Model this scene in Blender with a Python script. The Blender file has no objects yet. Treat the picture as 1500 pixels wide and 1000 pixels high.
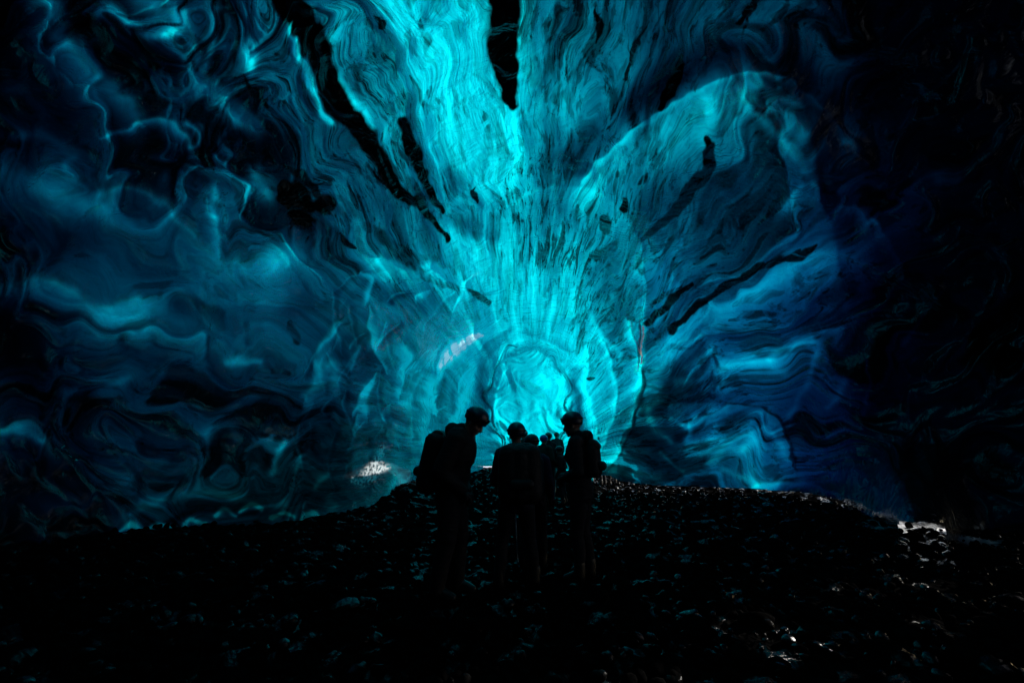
import bpy, bmesh, math, random
import numpy as np
from mathutils import Vector, Matrix

# ------------------------------------------------------------------ camera, sky, sun, exposure
scene = bpy.context.scene
C = bpy.context.scene.collection
EYE = np.array([0.0, 0.0, 1.47])
TILT = math.radians(12.3)
FPX = 667.0                                        # 16 mm lens on a 36 mm frame, in photo pixels

cam_data = bpy.data.cameras.new("camera")
cam_data.lens = 16.0
cam_data.sensor_width = 36.0
cam_data.clip_start = 0.05
cam_data.clip_end = 2000.0
cam = bpy.data.objects.new("camera", cam_data)
cam.location = EYE
cam.rotation_euler = (math.radians(90) + TILT, 0, 0)
C.objects.link(cam)
scene.camera = cam

SUN_EL = math.radians(27.0)
SUN_AZ = math.radians(75.0)                        # clockwise from straight ahead (+Y), so to the right
world = bpy.data.worlds.new("World")
scene.world = world
world.use_nodes = True
wn = world.node_tree
wn.nodes.clear()
sky = wn.nodes.new("ShaderNodeTexSky")
sky.sky_type = 'NISHITA'
sky.sun_disc = False
sky.sun_elevation = SUN_EL
sky.sun_rotation = SUN_AZ
bg = wn.nodes.new("ShaderNodeBackground")
bg.inputs[1].default_value = 0.15
wo = wn.nodes.new("ShaderNodeOutputWorld")
wn.links.new(sky.outputs[0], bg.inputs[0])
wn.links.new(bg.outputs[0], wo.inputs[0])

sun_data = bpy.data.lights.new("sun", 'SUN')
sun_data.energy = 4.5
sun_data.angle = math.radians(0.5)
sun_data.color = (1.0, 0.95, 0.88)
sun = bpy.data.objects.new("sun", sun_data)
SUN_DIR = Vector((math.sin(SUN_AZ) * math.cos(SUN_EL), math.cos(SUN_AZ) * math.cos(SUN_EL), math.sin(SUN_EL)))
sun.rotation_euler = SUN_DIR.to_track_quat('Z', 'Y').to_euler()
sun.location = (0, 0, 30)
C.objects.link(sun)

vs = scene.view_settings
vs.view_transform = 'Standard'
vs.look = 'None'
vs.exposure = 0.4
vs.gamma = 1.0
vs.use_curve_mapping = False
scene.cycles.use_denoising = True
scene.cycles.max_bounces = 7
scene.cycles.diffuse_bounces = 2
scene.cycles.glossy_bounces = 4
scene.cycles.transmission_bounces = 4
scene.cycles.sample_clamp_indirect = 3.0
scene.cycles.caustics_reflective = False
scene.cycles.caustics_refractive = False

rnd = random.Random(11)
nrng = np.random.default_rng(5)

# ------------------------------------------------------------------ numeric helpers
_perm = np.random.default_rng(77).permutation(256).astype(np.int64)
_perm = np.concatenate([_perm, _perm, _perm])
_ga = np.random.default_rng(78).uniform(0, 2 * math.pi, 256)
_gx, _gy = np.cos(_ga), np.sin(_ga)


def perlin(x, y, seed=0):
    x = x + seed * 17.31
    y = y - seed * 9.77
    xi = np.floor(x).astype(np.int64)
    yi = np.floor(y).astype(np.int64)
    xf = x - xi
    yf = y - yi
    u = xf * xf * xf * (xf * (xf * 6 - 15) + 10)
    v = yf * yf * yf * (yf * (yf * 6 - 15) + 10)

    def g(ix, iy, dx, dy):
        h = _perm[_perm[ix & 255] + (iy & 255)]
        return _gx[h] * dx + _gy[h] * dy
    a = g(xi, yi, xf, yf)
    b = g(xi + 1, yi, xf - 1, yf)
    c = g(xi, yi + 1, xf, yf - 1)
    d = g(xi + 1, yi + 1, xf - 1, yf - 1)
    return ((a * (1 - u) + b * u) * (1 - v) + (c * (1 - u) + d * u) * v) * 1.5


def fbm(x, y, oct=4, seed=0, gain=0.5):
    s = np.zeros_like(x)
    amp, f, t = 1.0, 1.0, 0.0
    for o in range(oct):
        s += amp * perlin(x * f, y * f, seed + o * 3.1)
        t += amp
        amp *= gain
        f *= 2.03
    return s / t


def worley(x, y, seed=0):
    """distance to nearest and second nearest jittered cell point"""
    xi = np.floor(x).astype(np.int64)
    yi = np.floor(y).astype(np.int64)
    f1 = np.full(x.shape, 9.0)
    f2 = np.full(x.shape, 9.0)
    for i in (-1, 0, 1):
        for j in (-1, 0, 1):
            cx, cy = xi + i, yi + j
            h = _perm[_perm[(cx + seed * 13) & 255] + ((cy + seed * 7) & 255)]
            h2 = _perm[h + 31]
            px = cx + 0.1 + 0.8 * h / 255.0
            py = cy + 0.1 + 0.8 * h2 / 255.0
            d = np.hypot(px - x, py - y)
            f2 = np.minimum(f2, np.maximum(f1, d))
            f1 = np.minimum(f1, d)
    return f1, f2


def sstep(a, b, x):
    t = np.clip((x - a) / (b - a), 0, 1)
    return t * t * (3 - 2 * t)


def ray(px, py):
    """unit direction from the eye through a photo pixel"""
    dx, dz = (px - 750.0) / FPX, (500.0 - py) / FPX
    y = math.cos(TILT) - dz * math.sin(TILT)
    z = math.sin(TILT) + dz * math.cos(TILT)
    v = np.array([dx, y, z])
    return v / np.linalg.norm(v)


def on_floor(px, py, z=0.0):
    d = ray(px, py)
    t = (z - EYE[2]) / d[2]
    return EYE + d * t


def at_depth(px, py, Y):
    d = ray(px, py)
    return EYE + d * (Y / d[1])


def polyfield(U, V, pts, w, wr=None, taper=True):
    """soft brush along a polyline of survey points (x, y[, width]); wr = other flank width"""
    pts = [tuple(p) + (w,) if len(p) == 2 else p for p in pts]
    if len(pts) == 1:
        pts = [pts[0], (pts[0][0] + .01, pts[0][1], pts[0][2])]
    best = np.full(U.shape, 1e9)
    out = np.zeros(U.shape)
    wm = max(p[2] for p in pts) * 3.2 * max(1.0, (wr or w) / w)
    xs = [p[0] for p in pts]
    ys = [p[1] for p in pts]
    m = (U > min(xs) - wm) & (U < max(xs) + wm) & (V > min(ys) - wm) & (V < max(ys) + wm)
    u, v = U[m], V[m]
    if u.size == 0:
        return out
    bd = np.full(u.shape, 1e9)
    bs = np.zeros(u.shape)
    bw = np.full(u.shape, 1.0)
    for (x0, y0, w0), (x1, y1, w1) in zip(pts[:-1], pts[1:]):
        dx, dy = x1 - x0, y1 - y0
        L2 = dx * dx + dy * dy + 1e-9
        t = np.clip(((u - x0) * dx + (v - y0) * dy) / L2, 0, 1)
        ex, ey = u - (x0 + t * dx), v - (y0 + t * dy)
        d = np.hypot(ex, ey)
        s = np.sign(dx * ey - dy * ex)             # +1 on the right of travel (image y is down)
        k = d < bd
        bd[k] = d[k]
        bs[k] = s[k]
        bw[k] = (w0 + (w1 - w0) * t)[k]
    if wr is not None:
        bw = np.where(bs > 0, bw * wr / w, bw)
    out[m] = np.exp(-(bd / bw) ** 2)
    return out


def spline(pts, n=6):
    """smooth a polyline (Catmull-Rom)"""
    if len(pts) < 3:
        return pts
    P = [np.array(p, float) for p in pts]
    P = [2 * P[0] - P[1]] + P + [2 * P[-1] - P[-2]]
    out = []
    for i in range(1, len(P) - 2):
        for k in range(n):
            t = k / n
            a, b, c, d = P[i - 1], P[i], P[i + 1], P[i + 2]
            out.append(tuple(.5 * (2 * b + (c - a) * t + (2 * a - 5 * b + 4 * c - d) * t * t + (3 * b - a - 3 * c + d) * t ** 3)))
    out.append(tuple(P[-2]))
    return out


def mesh_np(name, verts, faces, smooth=True):
    me = bpy.data.meshes.new(name)
    nv, nf = len(verts), len(faces)
    me.vertices.add(nv)
    me.vertices.foreach_set("co", np.asarray(verts, np.float32).ravel())
    fa = np.asarray(faces, np.int32)
    k = fa.shape[1]
    me.loops.add(nf * k)
    me.loops.foreach_set("vertex_index", fa.ravel())
    me.polygons.add(nf)
    me.polygons.foreach_set("loop_start", np.arange(0, nf * k, k, dtype=np.int32))
    me.update(calc_edges=True)
    if smooth:
        me.polygons.foreach_set("use_smooth", np.ones(nf, bool))
    me.validate()
    return me


def link(name, me, mat=None, parent=None):
    o = bpy.data.objects.new(name, me)
    C.objects.link(o)
    if mat is not None:
        me.materials.clear()
        me.materials.append(mat)
    if parent is not None:
        o.parent = parent
    return o


def tag(o, label=None, cat=None, group=None, kind=None):
    if label: o['label'] = label
    if cat: o['category'] = cat
    if group: o['group'] = group
    if kind: o['kind'] = kind
    return o


# ------------------------------------------------------------------ materials
def new_mat(name):
    m = bpy.data.materials.new(name)
    m.use_nodes = True
    m.node_tree.nodes.clear()
    return m, m.node_tree.nodes, m.node_tree.links


def cloth(name, col, rough=0.85, var=0.35, scale=30, spec=0.2):
    m, N, L = new_mat(name)
    out = N.new("ShaderNodeOutputMaterial")
    b = N.new("ShaderNodeBsdfPrincipled")
    tc = N.new("ShaderNodeTexCoord")
    nz = N.new("ShaderNodeTexNoise")
    nz.inputs["Scale"].default_value = scale
    nz.inputs["Detail"].default_value = 5
    L.new(tc.outputs["Object"], nz.inputs["Vector"])
    cr = N.new("ShaderNodeValToRGB")
    cr.color_ramp.elements[0].position = 0.3
    cr.color_ramp.elements[1].position = 0.7
    cr.color_ramp.elements[0].color = (*[c * (1 - var) for c in col], 1)
    cr.color_ramp.elements[1].color = (*[min(1, c * (1 + var)) for c in col], 1)
    L.new(nz.outputs["Fac"], cr.inputs["Fac"])
    L.new(cr.outputs["Color"], b.inputs["Base Color"])
    b.inputs["Roughness"].default_value = rough
    b.inputs["Specular IOR Level"].default_value = spec
    bp = N.new("ShaderNodeBump")
    bp.inputs["Strength"].default_value = 0.3
    bp.inputs["Distance"].default_value = 0.01
    L.new(nz.outputs["Fac"], bp.inputs["Height"])
    L.new(bp.outputs["Normal"], b.inputs["Normal"])
    L.new(b.outputs[0], out.inputs[0])
    return m


M = {
    'skin': cloth('skin', (.30, .17, .12), .55, .12, 12, .4),
    'black_cloth': cloth('black_cloth', (.010, .010, .012), .8),
    'navy_cloth': cloth('navy_cloth', (.008, .011, .024), .75),
    'purple_cloth': cloth('purple_cloth', (.02, .010, .035), .75),
    'olive_cloth': cloth('olive_cloth', (.012, .022, .016), .8),
    'grey_cloth': cloth('grey_cloth', (.03, .03, .033), .8),
    'red_cloth': cloth('red_cloth', (.05, .007, .007), .8),
    'pack': cloth('pack_nylon', (.011, .010, .011), .6),
    'boot': cloth('boot_leather', (.012, .010, .009), .45, spec=.4),
    'glove': cloth('glove_fabric', (.014, .014, .015), .7),
    'pale_glove': cloth('pale_glove_fabric', (.45, .45, .46), .7),
    'helmet_navy': cloth('helmet_navy', (.008, .012, .035), .3, .1, 4, .5),
    'helmet_blue': cloth('helmet_blue', (.02, .05, .30), .3, .1, 4, .5),
    'helmet_black': cloth('helmet_black', (.010, .010, .014), .35, .1, 4, .5),
    'metal': cloth('pole_metal', (.75, .75, .76), .3, .1, 10, .6),
    'hair': cloth('hair', (.015, .010, .008), .6, .4, 60),
}


def ice_material():
    m, N, L = new_mat("glacier_ice")

    def math_(op, a, b=None, clamp=False):
        n = N.new("ShaderNodeMath")
        n.operation = op
        n.use_clamp = clamp
        for i, v in enumerate((a, b)):
            if v is None:
                continue
            if isinstance(v, (int, float)):
                n.inputs[i].default_value = v
            else:
                L.new(v, n.inputs[i])
        return n.outputs[0]

    def attr(nm, vec=False):
        n = N.new("ShaderNodeAttribute")
        n.attribute_name = nm
        return n.outputs["Vector"] if vec else n.outputs["Fac"]

    dimming, debris, blue = attr("painted_dimming"), attr("debris"), attr("blueness")
    flow = attr("flow", True)
    geo = N.new("ShaderNodeNewGeometry")

    def noise(vec, scale3, detail=6, rough=.55, dist=0.0):
        mp = N.new("ShaderNodeMapping")
        mp.inputs["Scale"].default_value = scale3
        L.new(vec, mp.inputs["Vector"])
        nz = N.new("ShaderNodeTexNoise")
        nz.inputs["Scale"].default_value = 1.0
        nz.inputs["Detail"].default_value = detail
        nz.inputs["Roughness"].default_value = rough
        nz.inputs["Distortion"].default_value = dist
        L.new(mp.outputs[0], nz.inputs["Vector"])
        return nz.outputs["Fac"]

    streak = noise(flow, (13, 6.0, 1), 8, .62, .35)         # foliation drawn out along the flow of the ice
    fleck = noise(flow, (50, 30, 1), 5, .6, .8)
    grit = noise(geo.outputs["Position"], (9, 9, 9), 8, .7, .2)
    grain = attr("grain")
    f = math_('MULTIPLY', math_('SUBTRACT', streak, .5), 1.5)
    f = math_('ADD', f, math_('MULTIPLY', math_('SUBTRACT', fleck, .5), .55))
    f = math_('MULTIPLY', f, grain)
    f = math_('ADD', f, math_('MULTIPLY', math_('SUBTRACT', grit, .5), .45))
    t = math_('ADD', dimming, f)
    d_ = math_('SUBTRACT', t, .34)                         # floor for the painted dimming, broken only by the painted white highlights
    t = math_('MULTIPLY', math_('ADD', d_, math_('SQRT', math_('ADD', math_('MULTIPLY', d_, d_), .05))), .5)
    t = math_('MAXIMUM', math_('SUBTRACT', math_('ADD', t, .34), attr("painted_highlight")), .01)
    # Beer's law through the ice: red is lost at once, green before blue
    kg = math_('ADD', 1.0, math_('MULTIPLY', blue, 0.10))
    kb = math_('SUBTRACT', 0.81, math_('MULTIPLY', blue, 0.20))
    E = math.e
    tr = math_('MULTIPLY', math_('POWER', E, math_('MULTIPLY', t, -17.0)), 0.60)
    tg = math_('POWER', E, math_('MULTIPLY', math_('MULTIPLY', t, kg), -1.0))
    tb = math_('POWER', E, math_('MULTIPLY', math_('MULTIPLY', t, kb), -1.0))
    dirt = attr("dirt")

    def crisp(v, lo_, hi_):
        n = N.new("ShaderNodeMapRange")
        n.interpolation_type = 'SMOOTHSTEP'
        n.inputs["From Min"].default_value = lo_
        n.inputs["From Max"].default_value = hi_
        L.new(v, n.inputs["Value"])
        return n.outputs[0]
    q1 = crisp(noise(flow, (11, 6, 1), 8, .60, .5), .51, .60)
    q2 = crisp(noise(flow, (30, 17, 1), 6, .60, .8), .54, .62)
    q3 = crisp(noise(flow, (85, 50, 1), 4, .6, .5), .58, .66)
    dd = math_('ADD', math_('MULTIPLY', q1, .75), math_('MULTIPLY', q2, .58))
    dd = math_('ADD', dd, math_('MULTIPLY', q3, .30))
    dd = math_('MINIMUM', math_('MULTIPLY', dd, dirt), .93)
    deb = math_('MULTIPLY', math_('SUBTRACT', 1.0, debris, True), math_('SUBTRACT', 1.0, dd, True))
    comb = N.new("ShaderNodeCombineXYZ")
    for i, c in enumerate((tr, tg, tb)):
        L.new(math_('MULTIPLY', c, deb), comb.inputs[i])
    tl = N.new("ShaderNodeBsdfTranslucent")
    L.new(comb.outputs[0], tl.inputs["Color"])
    # wet melt-scalloped skin
    b1 = noise(geo.outputs["Position"], (2.2, 2.2, 2.2), 4, .5, .8)
    b2 = noise(flow, (60, 16, 1), 5, .6, .5)
    hh = math_('ADD', math_('MULTIPLY', b1, .8), math_('MULTIPLY', b2, .05))
    bump = N.new("ShaderNodeBump")
    bump.inputs["Strength"].default_value = .6
    bump.inputs["Distance"].default_value = .18
    L.new(hh, bump.inputs["Height"])
    bumpt = N.new("ShaderNodeBump")
    bumpt.inputs["Strength"].default_value = .5
    bumpt.inputs["Distance"].default_value = .25
    L.new(math_('ADD', math_('MULTIPLY', b1, .6), math_('MULTIPLY', streak, .35)), bumpt.inputs["Height"])
    L.new(bumpt.outputs[0], tl.inputs["Normal"])
    gl = N.new("ShaderNodeBsdfGlossy")
    gl.inputs["Roughness"].default_value = .14
    gl.inputs["Color"].default_value = (.9, .95, 1, 1)
    L.new(bump.outputs[0], gl.inputs["Normal"])
    fr = N.new("ShaderNodeFresnel")
    fr.inputs["IOR"].default_value = 1.31
    L.new(bump.outputs[0], fr.inputs["Normal"])
    df = N.new("ShaderNodeBsdfDiffuse")
    df.inputs["Color"].default_value = (.62, .68, .70, 1)
    mx = N.new("ShaderNodeMixShader")
    L.new(math_('ADD', .010, math_('MULTIPLY', attr('painted_glint'), .9), True), mx.inputs[0])
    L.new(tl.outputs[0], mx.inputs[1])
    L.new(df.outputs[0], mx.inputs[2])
    mx2 = N.new("ShaderNodeMixShader")
    L.new(fr.outputs[0], mx2.inputs[0])
    L.new(mx.outputs[0], mx2.inputs[1])
    L.new(gl.outputs[0], mx2.inputs[2])
    out = N.new("ShaderNodeOutputMaterial")
    L.new(mx2.outputs[0], out.inputs[0])
    return m


ICE = ice_material()

# ------------------------------------------------------------------ the ice vault
# The cave is surveyed from one station: every bearing has a distance to the ice, and the ice there has
# a dimming that paints its light and dark into the transmitted colour, and a share of dark rock debris.


def grid_axis(segs):
    out = []
    for a, b, st in segs:
        n = max(1, int(round((b - a) / st)))
        out += list(np.linspace(a, b, n, endpoint=False))
    out.append(segs[-1][1])
    return np.array(out)


lon = np.radians(grid_axis([(-180, -62, 3.0), (-62, -30, .13), (-30, 30, .10), (30, 60, .13), (60, 112, .30), (112, 180, 3.0)]))
lat = np.radians(grid_axis([(-26, -11, 1.0), (-11, 20, .10), (20, 52, .13), (52, 60, .5), (60, 89.5, 2.5)]))
LON, LAT = np.meshgrid(lon, lat)
DX = np.sin(LON) * np.cos(LAT)
DY = np.cos(LON) * np.cos(LAT)
DZ = np.sin(LAT)
# survey-sheet coordinates of each bearing (same scale as the photograph), soft beyond the edges
fw = DY * math.cos(TILT) + DZ * math.sin(TILT)
up = -DY * math.sin(TILT) + DZ * math.cos(TILT)
fwc = np.maximum(fw, 0.12)
U = np.clip(750 + FPX * DX / fwc, -900, 2400)
V = np.clip(500 - FPX * up / fwc, -1200, 1300)
FRONT = sstep(.1, .3, fw)


def halfwidth(y):
    return np.interp(y, [-9, -8, -4, 0, 5, 9, 13, 16, 19, 23, 25.5], [.5, 4, 7, 8.2, 8.6, 7.4, 5.9, 4.9, 4.0, 3.2, .4])


def centre_x(y):
    return np.interp(y, [-9, 5, 9, 13, 17, 25], [.2, .6, .8, .9, .5, .6])


def height(y):
    return np.interp(y, [-9, -8, -4, 0, 5, 9, 13, 17, 21, 24, 25.5], [.5, 3, 5.0, 5.6, 6.0, 6.0, 5.9, 5.9, 5.6, 4.6, .5])


def inside(r):
    x, y, z = EYE[0] + DX * r, EYE[1] + DY * r, EYE[2] + DZ * r
    w = halfwidth(y)
    q = np.abs((x - centre_x(y)) / w) ** 2.3 + np.abs(np.maximum(z, 0) / height(y)) ** 2.2
    return (q < 1) & (y < 25.4) & (y > -8.9)


lo = np.full(LON.shape, 1.0)
hi = np.full(LON.shape, 30.0)
# first hit by coarse marching, then bisection
r = np.full(LON.shape, 1.5)
done = np.zeros(LON.shape, bool)
step = 0.35
for i in range(84):
    nxt = r + step
    ok = inside(nxt) & ~done
    done |= ~ok
    r = np.where(ok, nxt, r)
a, b = r, r + step
for i in range(9):
    mid = (a + b) / 2
    k = inside(mid)
    a = np.where(k, mid, a)
    b = np.where(k, b, mid)
R0 = (a + b) / 2
# floor-level bearings: keep the wall's own distance, do not let it run under the floor forever
X0, Y0, Z0 = EYE[0] + DX * R0, EYE[1] + DY * R0, EYE[2] + DZ * R0

# flow of the ice: bearing angle about the far chamber and distance along the cave, folded by old movement
VX, VY = 772.0, 672.0
RADP = np.hypot(U - VX, V - VY)
TH = np.arctan2(VY - V, U - VX)
TH = np.where(TH < -math.pi / 2, TH + 2 * math.pi, TH)
RHO = np.log(RADP / 60.0 + .6)
P1, P2 = U / 150.0, V / 150.0
wx = fbm(P1 * .55, P2 * .55, 3, 1, .42)
wy = fbm(P1 * .55, P2 * .55, 3, 2, .42)
wx2 = fbm(P1 * .62 + 1.25 * wx, P2 * .62 + 1.25 * wy, 3, 3, .4)
wy2 = fbm(P1 * .62 + 1.25 * wx, P2 * .62 + 1.25 * wy, 3, 4, .4)
side = sstep(130, 420, np.abs(U - 740 + (V - 500) * .1))
fold = .25 + side * np.where(U < 740, .7, .32)
A = TH * 2.1 + fold * (.72 * wx2 + .3 * wx)
B = RHO * .85 + fold * (.80 * wy2 + .3 * wy)
UC, VC = U + 14 * perlin(U / 34, V / 34, 81), V + 14 * perlin(U / 34, V / 34, 82)
cham = np.exp(-(((UC - 775) / 66) ** 2 + ((VC - 590) / 92) ** 2) ** 1.5)
sw = sstep(.35, .55, cham)
A = A * (1 - sw) + sw * ((U - 700) / 70 + .9 * perlin(U / 45, V / 45, 83) + 2)
B = B * (1 - sw) + sw * ((V - 500) / 80 + .9 * perlin(U / 45, V / 45, 84))
FLOW = np.stack([A, B, np.zeros_like(A)], -1)

# mean brightness of the ice (photo values 0..255 of green) over the survey sheet, 100 px mesh
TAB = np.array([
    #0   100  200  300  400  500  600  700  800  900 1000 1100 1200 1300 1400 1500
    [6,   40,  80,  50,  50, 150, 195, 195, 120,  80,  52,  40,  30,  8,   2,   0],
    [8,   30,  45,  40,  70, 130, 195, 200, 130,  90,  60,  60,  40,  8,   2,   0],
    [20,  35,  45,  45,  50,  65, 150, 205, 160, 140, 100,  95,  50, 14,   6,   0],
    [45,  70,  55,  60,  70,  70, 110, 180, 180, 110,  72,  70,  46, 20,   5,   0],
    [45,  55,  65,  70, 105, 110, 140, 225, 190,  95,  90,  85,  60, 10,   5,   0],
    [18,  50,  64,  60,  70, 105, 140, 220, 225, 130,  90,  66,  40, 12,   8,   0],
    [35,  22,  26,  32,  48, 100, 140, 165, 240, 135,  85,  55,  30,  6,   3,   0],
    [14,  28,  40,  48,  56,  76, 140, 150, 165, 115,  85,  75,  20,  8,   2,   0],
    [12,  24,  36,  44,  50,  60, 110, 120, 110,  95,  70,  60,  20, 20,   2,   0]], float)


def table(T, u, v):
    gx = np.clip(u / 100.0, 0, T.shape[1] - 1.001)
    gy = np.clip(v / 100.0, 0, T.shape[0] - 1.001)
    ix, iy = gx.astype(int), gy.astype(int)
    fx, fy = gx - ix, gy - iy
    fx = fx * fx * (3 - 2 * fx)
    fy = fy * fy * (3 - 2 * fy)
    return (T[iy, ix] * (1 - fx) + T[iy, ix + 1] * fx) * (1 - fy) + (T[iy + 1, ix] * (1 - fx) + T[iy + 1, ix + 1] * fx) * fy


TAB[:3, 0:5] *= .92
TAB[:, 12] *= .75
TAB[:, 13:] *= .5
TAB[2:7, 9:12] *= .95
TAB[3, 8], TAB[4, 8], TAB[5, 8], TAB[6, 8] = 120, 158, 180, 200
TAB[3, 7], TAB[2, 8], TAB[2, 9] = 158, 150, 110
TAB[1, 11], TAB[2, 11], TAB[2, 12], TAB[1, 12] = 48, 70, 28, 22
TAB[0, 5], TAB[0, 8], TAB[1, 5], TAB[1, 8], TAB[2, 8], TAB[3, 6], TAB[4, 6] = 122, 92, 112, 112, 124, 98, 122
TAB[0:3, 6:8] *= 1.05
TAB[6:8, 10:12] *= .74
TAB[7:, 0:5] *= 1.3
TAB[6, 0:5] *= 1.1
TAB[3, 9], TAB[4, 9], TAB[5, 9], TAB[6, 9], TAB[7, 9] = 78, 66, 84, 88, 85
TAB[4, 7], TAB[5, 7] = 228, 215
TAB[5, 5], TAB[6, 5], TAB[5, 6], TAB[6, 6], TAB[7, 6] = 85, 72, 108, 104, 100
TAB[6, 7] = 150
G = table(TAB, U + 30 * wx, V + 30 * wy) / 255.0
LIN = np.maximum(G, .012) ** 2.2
dimming = -np.log(LIN)  # painted brightness turned into dimming of the transmitted colour

BT = np.zeros((9, 16))
BT[3:, 11:14] = .22
BT[4:, 10:13] = .32
BT[7:, 12:14] = .5
blueness = table(BT, U, V)

# broad folds and marbling
def curtain(ph, sharp=.86):
    """a fold: slow rise, quick fall"""
    p = ph - np.floor(ph)
    return p ** 1.4 * (1 - sstep(sharp, 1, p))


s1 = fbm(A * 1.5, B * 1.2, 3, 11, .42)
s2 = fbm(A * 3.4, B * 2.6, 3, 12, .42)
s3 = fbm(A * 8.0, B * 4.5, 4, 13)
quiet = 1 - .6 * np.exp(-(((U - 750) / 170) ** 2 + ((V - 520) / 130) ** 2))
quiet = quiet * (1 - .5 * np.exp(-(((U - 1060) / 130) ** 2 + ((V - 210) / 80) ** 2)))
quiet = quiet * (1 - .7 * np.exp(-(((U - 775) / 75) ** 2 + ((V - 590) / 95) ** 2)))
c1 = curtain(A * 1.5 + 1.8 * s1 + B * .5 + 3.3)
c2 = curtain(A * 3.8 + 2.2 * s1 - B * .9)
dimming += quiet * (1.25 * s1 * (.5 + .5 * side) + 1.0 * s2 * (1.25 - .55 * side) + .75 * s3 * (1.5 - 1.15 * side))
dimming += (c1 - .36) * 1.2 * side + (c2 - .36) * .25 * side * quiet
ridge = 1 - np.abs(fbm(A * 1.8 + 5, B * 1.2, 2, 14)) * 5       # thin clear sheets
ridge = np.clip(ridge, 0, 1)
dimming -= .35 * ridge ** 2 * quiet * (.2 + side)
dimming += .10 * side
# scallops melted by the draught: cups with crisp rims, longer than wide
fa1, fa2 = worley(A * 2.6 + .4 * s2, B * 2.0 + .4 * s1, 3)
cup = np.clip((fa2 - fa1) * 1.6, 0, 1)
fb1, fb2 = worley(A * 6.0 + .5 * s2, B * 3.6 + .5 * s2, 5)
cup2 = np.clip((fb2 - fb1) * 1.6, 0, 1)

m1 = fbm(A * 2.6 + 1.2 * s1 + 9, B * 1.3 + 4, 4, 15, .5)
m2 = fbm(A * 7.0 + 2, B * 4.6 + 1.0 * s1, 4, 16, .5)

mid = np.exp(-(((U - 770) / 110) ** 2 + ((V - 520) / 110) ** 2))
debris = .9 * sstep(.08, .24, m1) * (.15 + .85 * side) + .6 * sstep(.14, .27, m2) * (.55 + .45 * side)
calm = .85 * np.exp(-(((U - 290) / 190) ** 2 + ((V - 495) / 60) ** 2)) + .8 * np.exp(-(((U - 210) / 110) ** 2 + ((V - 330) / 45) ** 2))
calm = np.clip(calm + .6 * np.exp(-(((U - 60) / 80) ** 2 + ((V - 290) / 40) ** 2)) + .7 * np.exp(-(((U - 540) / 60) ** 2 + ((V - 470) / 40) ** 2)), 0, 1)
debris = np.clip(debris * (1 - .9 * mid) * (1 - .95 * cham) * (1 - calm), 0, .95)
DTAB = np.array([
    #0   100  200  300  400  500  600  700  800  900 1000 1100 1200 1300 1400 1500
    [.8,  .7,  .6,  .8,  .9,  .9,  .75, .6, 1.0, 1.0, 1.0, .9,  .9,  .8,  .8,  .8],
    [.8,  .7,  .7,  .8,  1.0, .9,  .75, .6, .9,  1.0, 1.0, .7,  .7,  .8,  .8,  .8],
    [.9,  .9,  .7,  .8,  1.0, 1.0, .8, .6, .8, .9,  .7,  .6,  .6,  .8,  .8,  .8],
    [.5,  .4,  .4,  .8,  1.0, 1.0, .9,  .9,  1.1, 1.2, .9,  .8,  .8,  .8,  .8,  .8],
    [.6,  .4,  .3,  .3,  .5,  .8,  .9,  .7, 1.1,  1.3, .8,  .7,  .8,  .8,  .8,  .8],
    [.7,  .5,  .4,  .3,  .4,  .6,  .4,  .25, .6,  .9,  .8,  .8,  .9,  .8,  .8,  .8],
    [.8,  .8,  .8,  .9,  .9,  .6,  .5,  .2,  .2,  .7,  .8,  .8,  .9,  .8,  .8,  .8],
    [.7,  .7,  .6,  .7,  .8,  .7,  .5,  .3,  .3,  .6,  .7,  .6,  .9,  .8,  .8,  .8],
    [.7,  .7,  .6,  .7,  .8,  .7,  .5,  .3,  .3,  .6,  .7,  .6,  .9,  .8,  .8,  .8]], float)
dirt = table(DTAB, U, V) * (1 - .6 * calm) * (1 - .6 * np.exp(-(((U - 775) / 60) ** 2 + ((V - 580) / 80) ** 2)))
dimming += .9 * sstep(.0, .3, m1) * side
bands = np.zeros_like(dimming)
relief = np.zeros_like(dimming)                     # metres towards the cave's middle, per 10 m of distance


def jitter(Uu, Vv, amt=4):
    return Uu + amt * perlin(Uu / 22, Vv / 22, 21) * 1.6, Vv + amt * perlin(Uu / 22, Vv / 22, 22) * 1.6


UJ, VJ = jitter(U, V, 2.6)
UJ, VJ = UJ + 10 * wx, VJ + 10 * wy


MOT = np.clip(.72 + 1.3 * fbm(A * 26, B * 20, 3, 54), .15, 1.1)
RAG = 1 + .55 * fbm(A * 16, B * 12, 3, 53) + .35 * m2


def dark(pts, w, a=1.0, wr=None, power=2.0):
    global bands
    pts = [p if len(p) == 2 else (p[0], p[1], p[2] * 1.25) for p in pts]
    rag = 1.4 * perlin(U / 5, V / 9, 51) + 2.5 * perlin(U / 14, V / 22, 52)
    f = polyfield(UJ + rag, VJ, spline(pts), w * 1.25, wr)
    al = min(a * 1.1, 1) if a >= .84 and w > 3 else a * MOT
    bands = np.maximum(bands, al * sstep(.22, .6, f * RAG))


def soft(pts, w, d, wr=None, rel=0.0):
    """d > 0 paints the ice darker, d < 0 paints it brighter; rel raises the surface"""
    global dimming, relief, debris, dirt
    f = polyfield(UJ, VJ, spline(pts), w, wr)
    dimming += (1.25 + .45 * side * (U < 740) - .55 * sstep(960, 1060, U) * (V > 330)) * d * f
    if d < 0:                                       # strokes painted bright also clear debris and dirt
        cl = 1 - np.clip(-d * 1.1, 0, .85) * f
        debris = debris * cl
        dirt = dirt * cl
    if rel:
        relief += .5 * rel * min(1.0, (wr or w) / 22.0) * f


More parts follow.
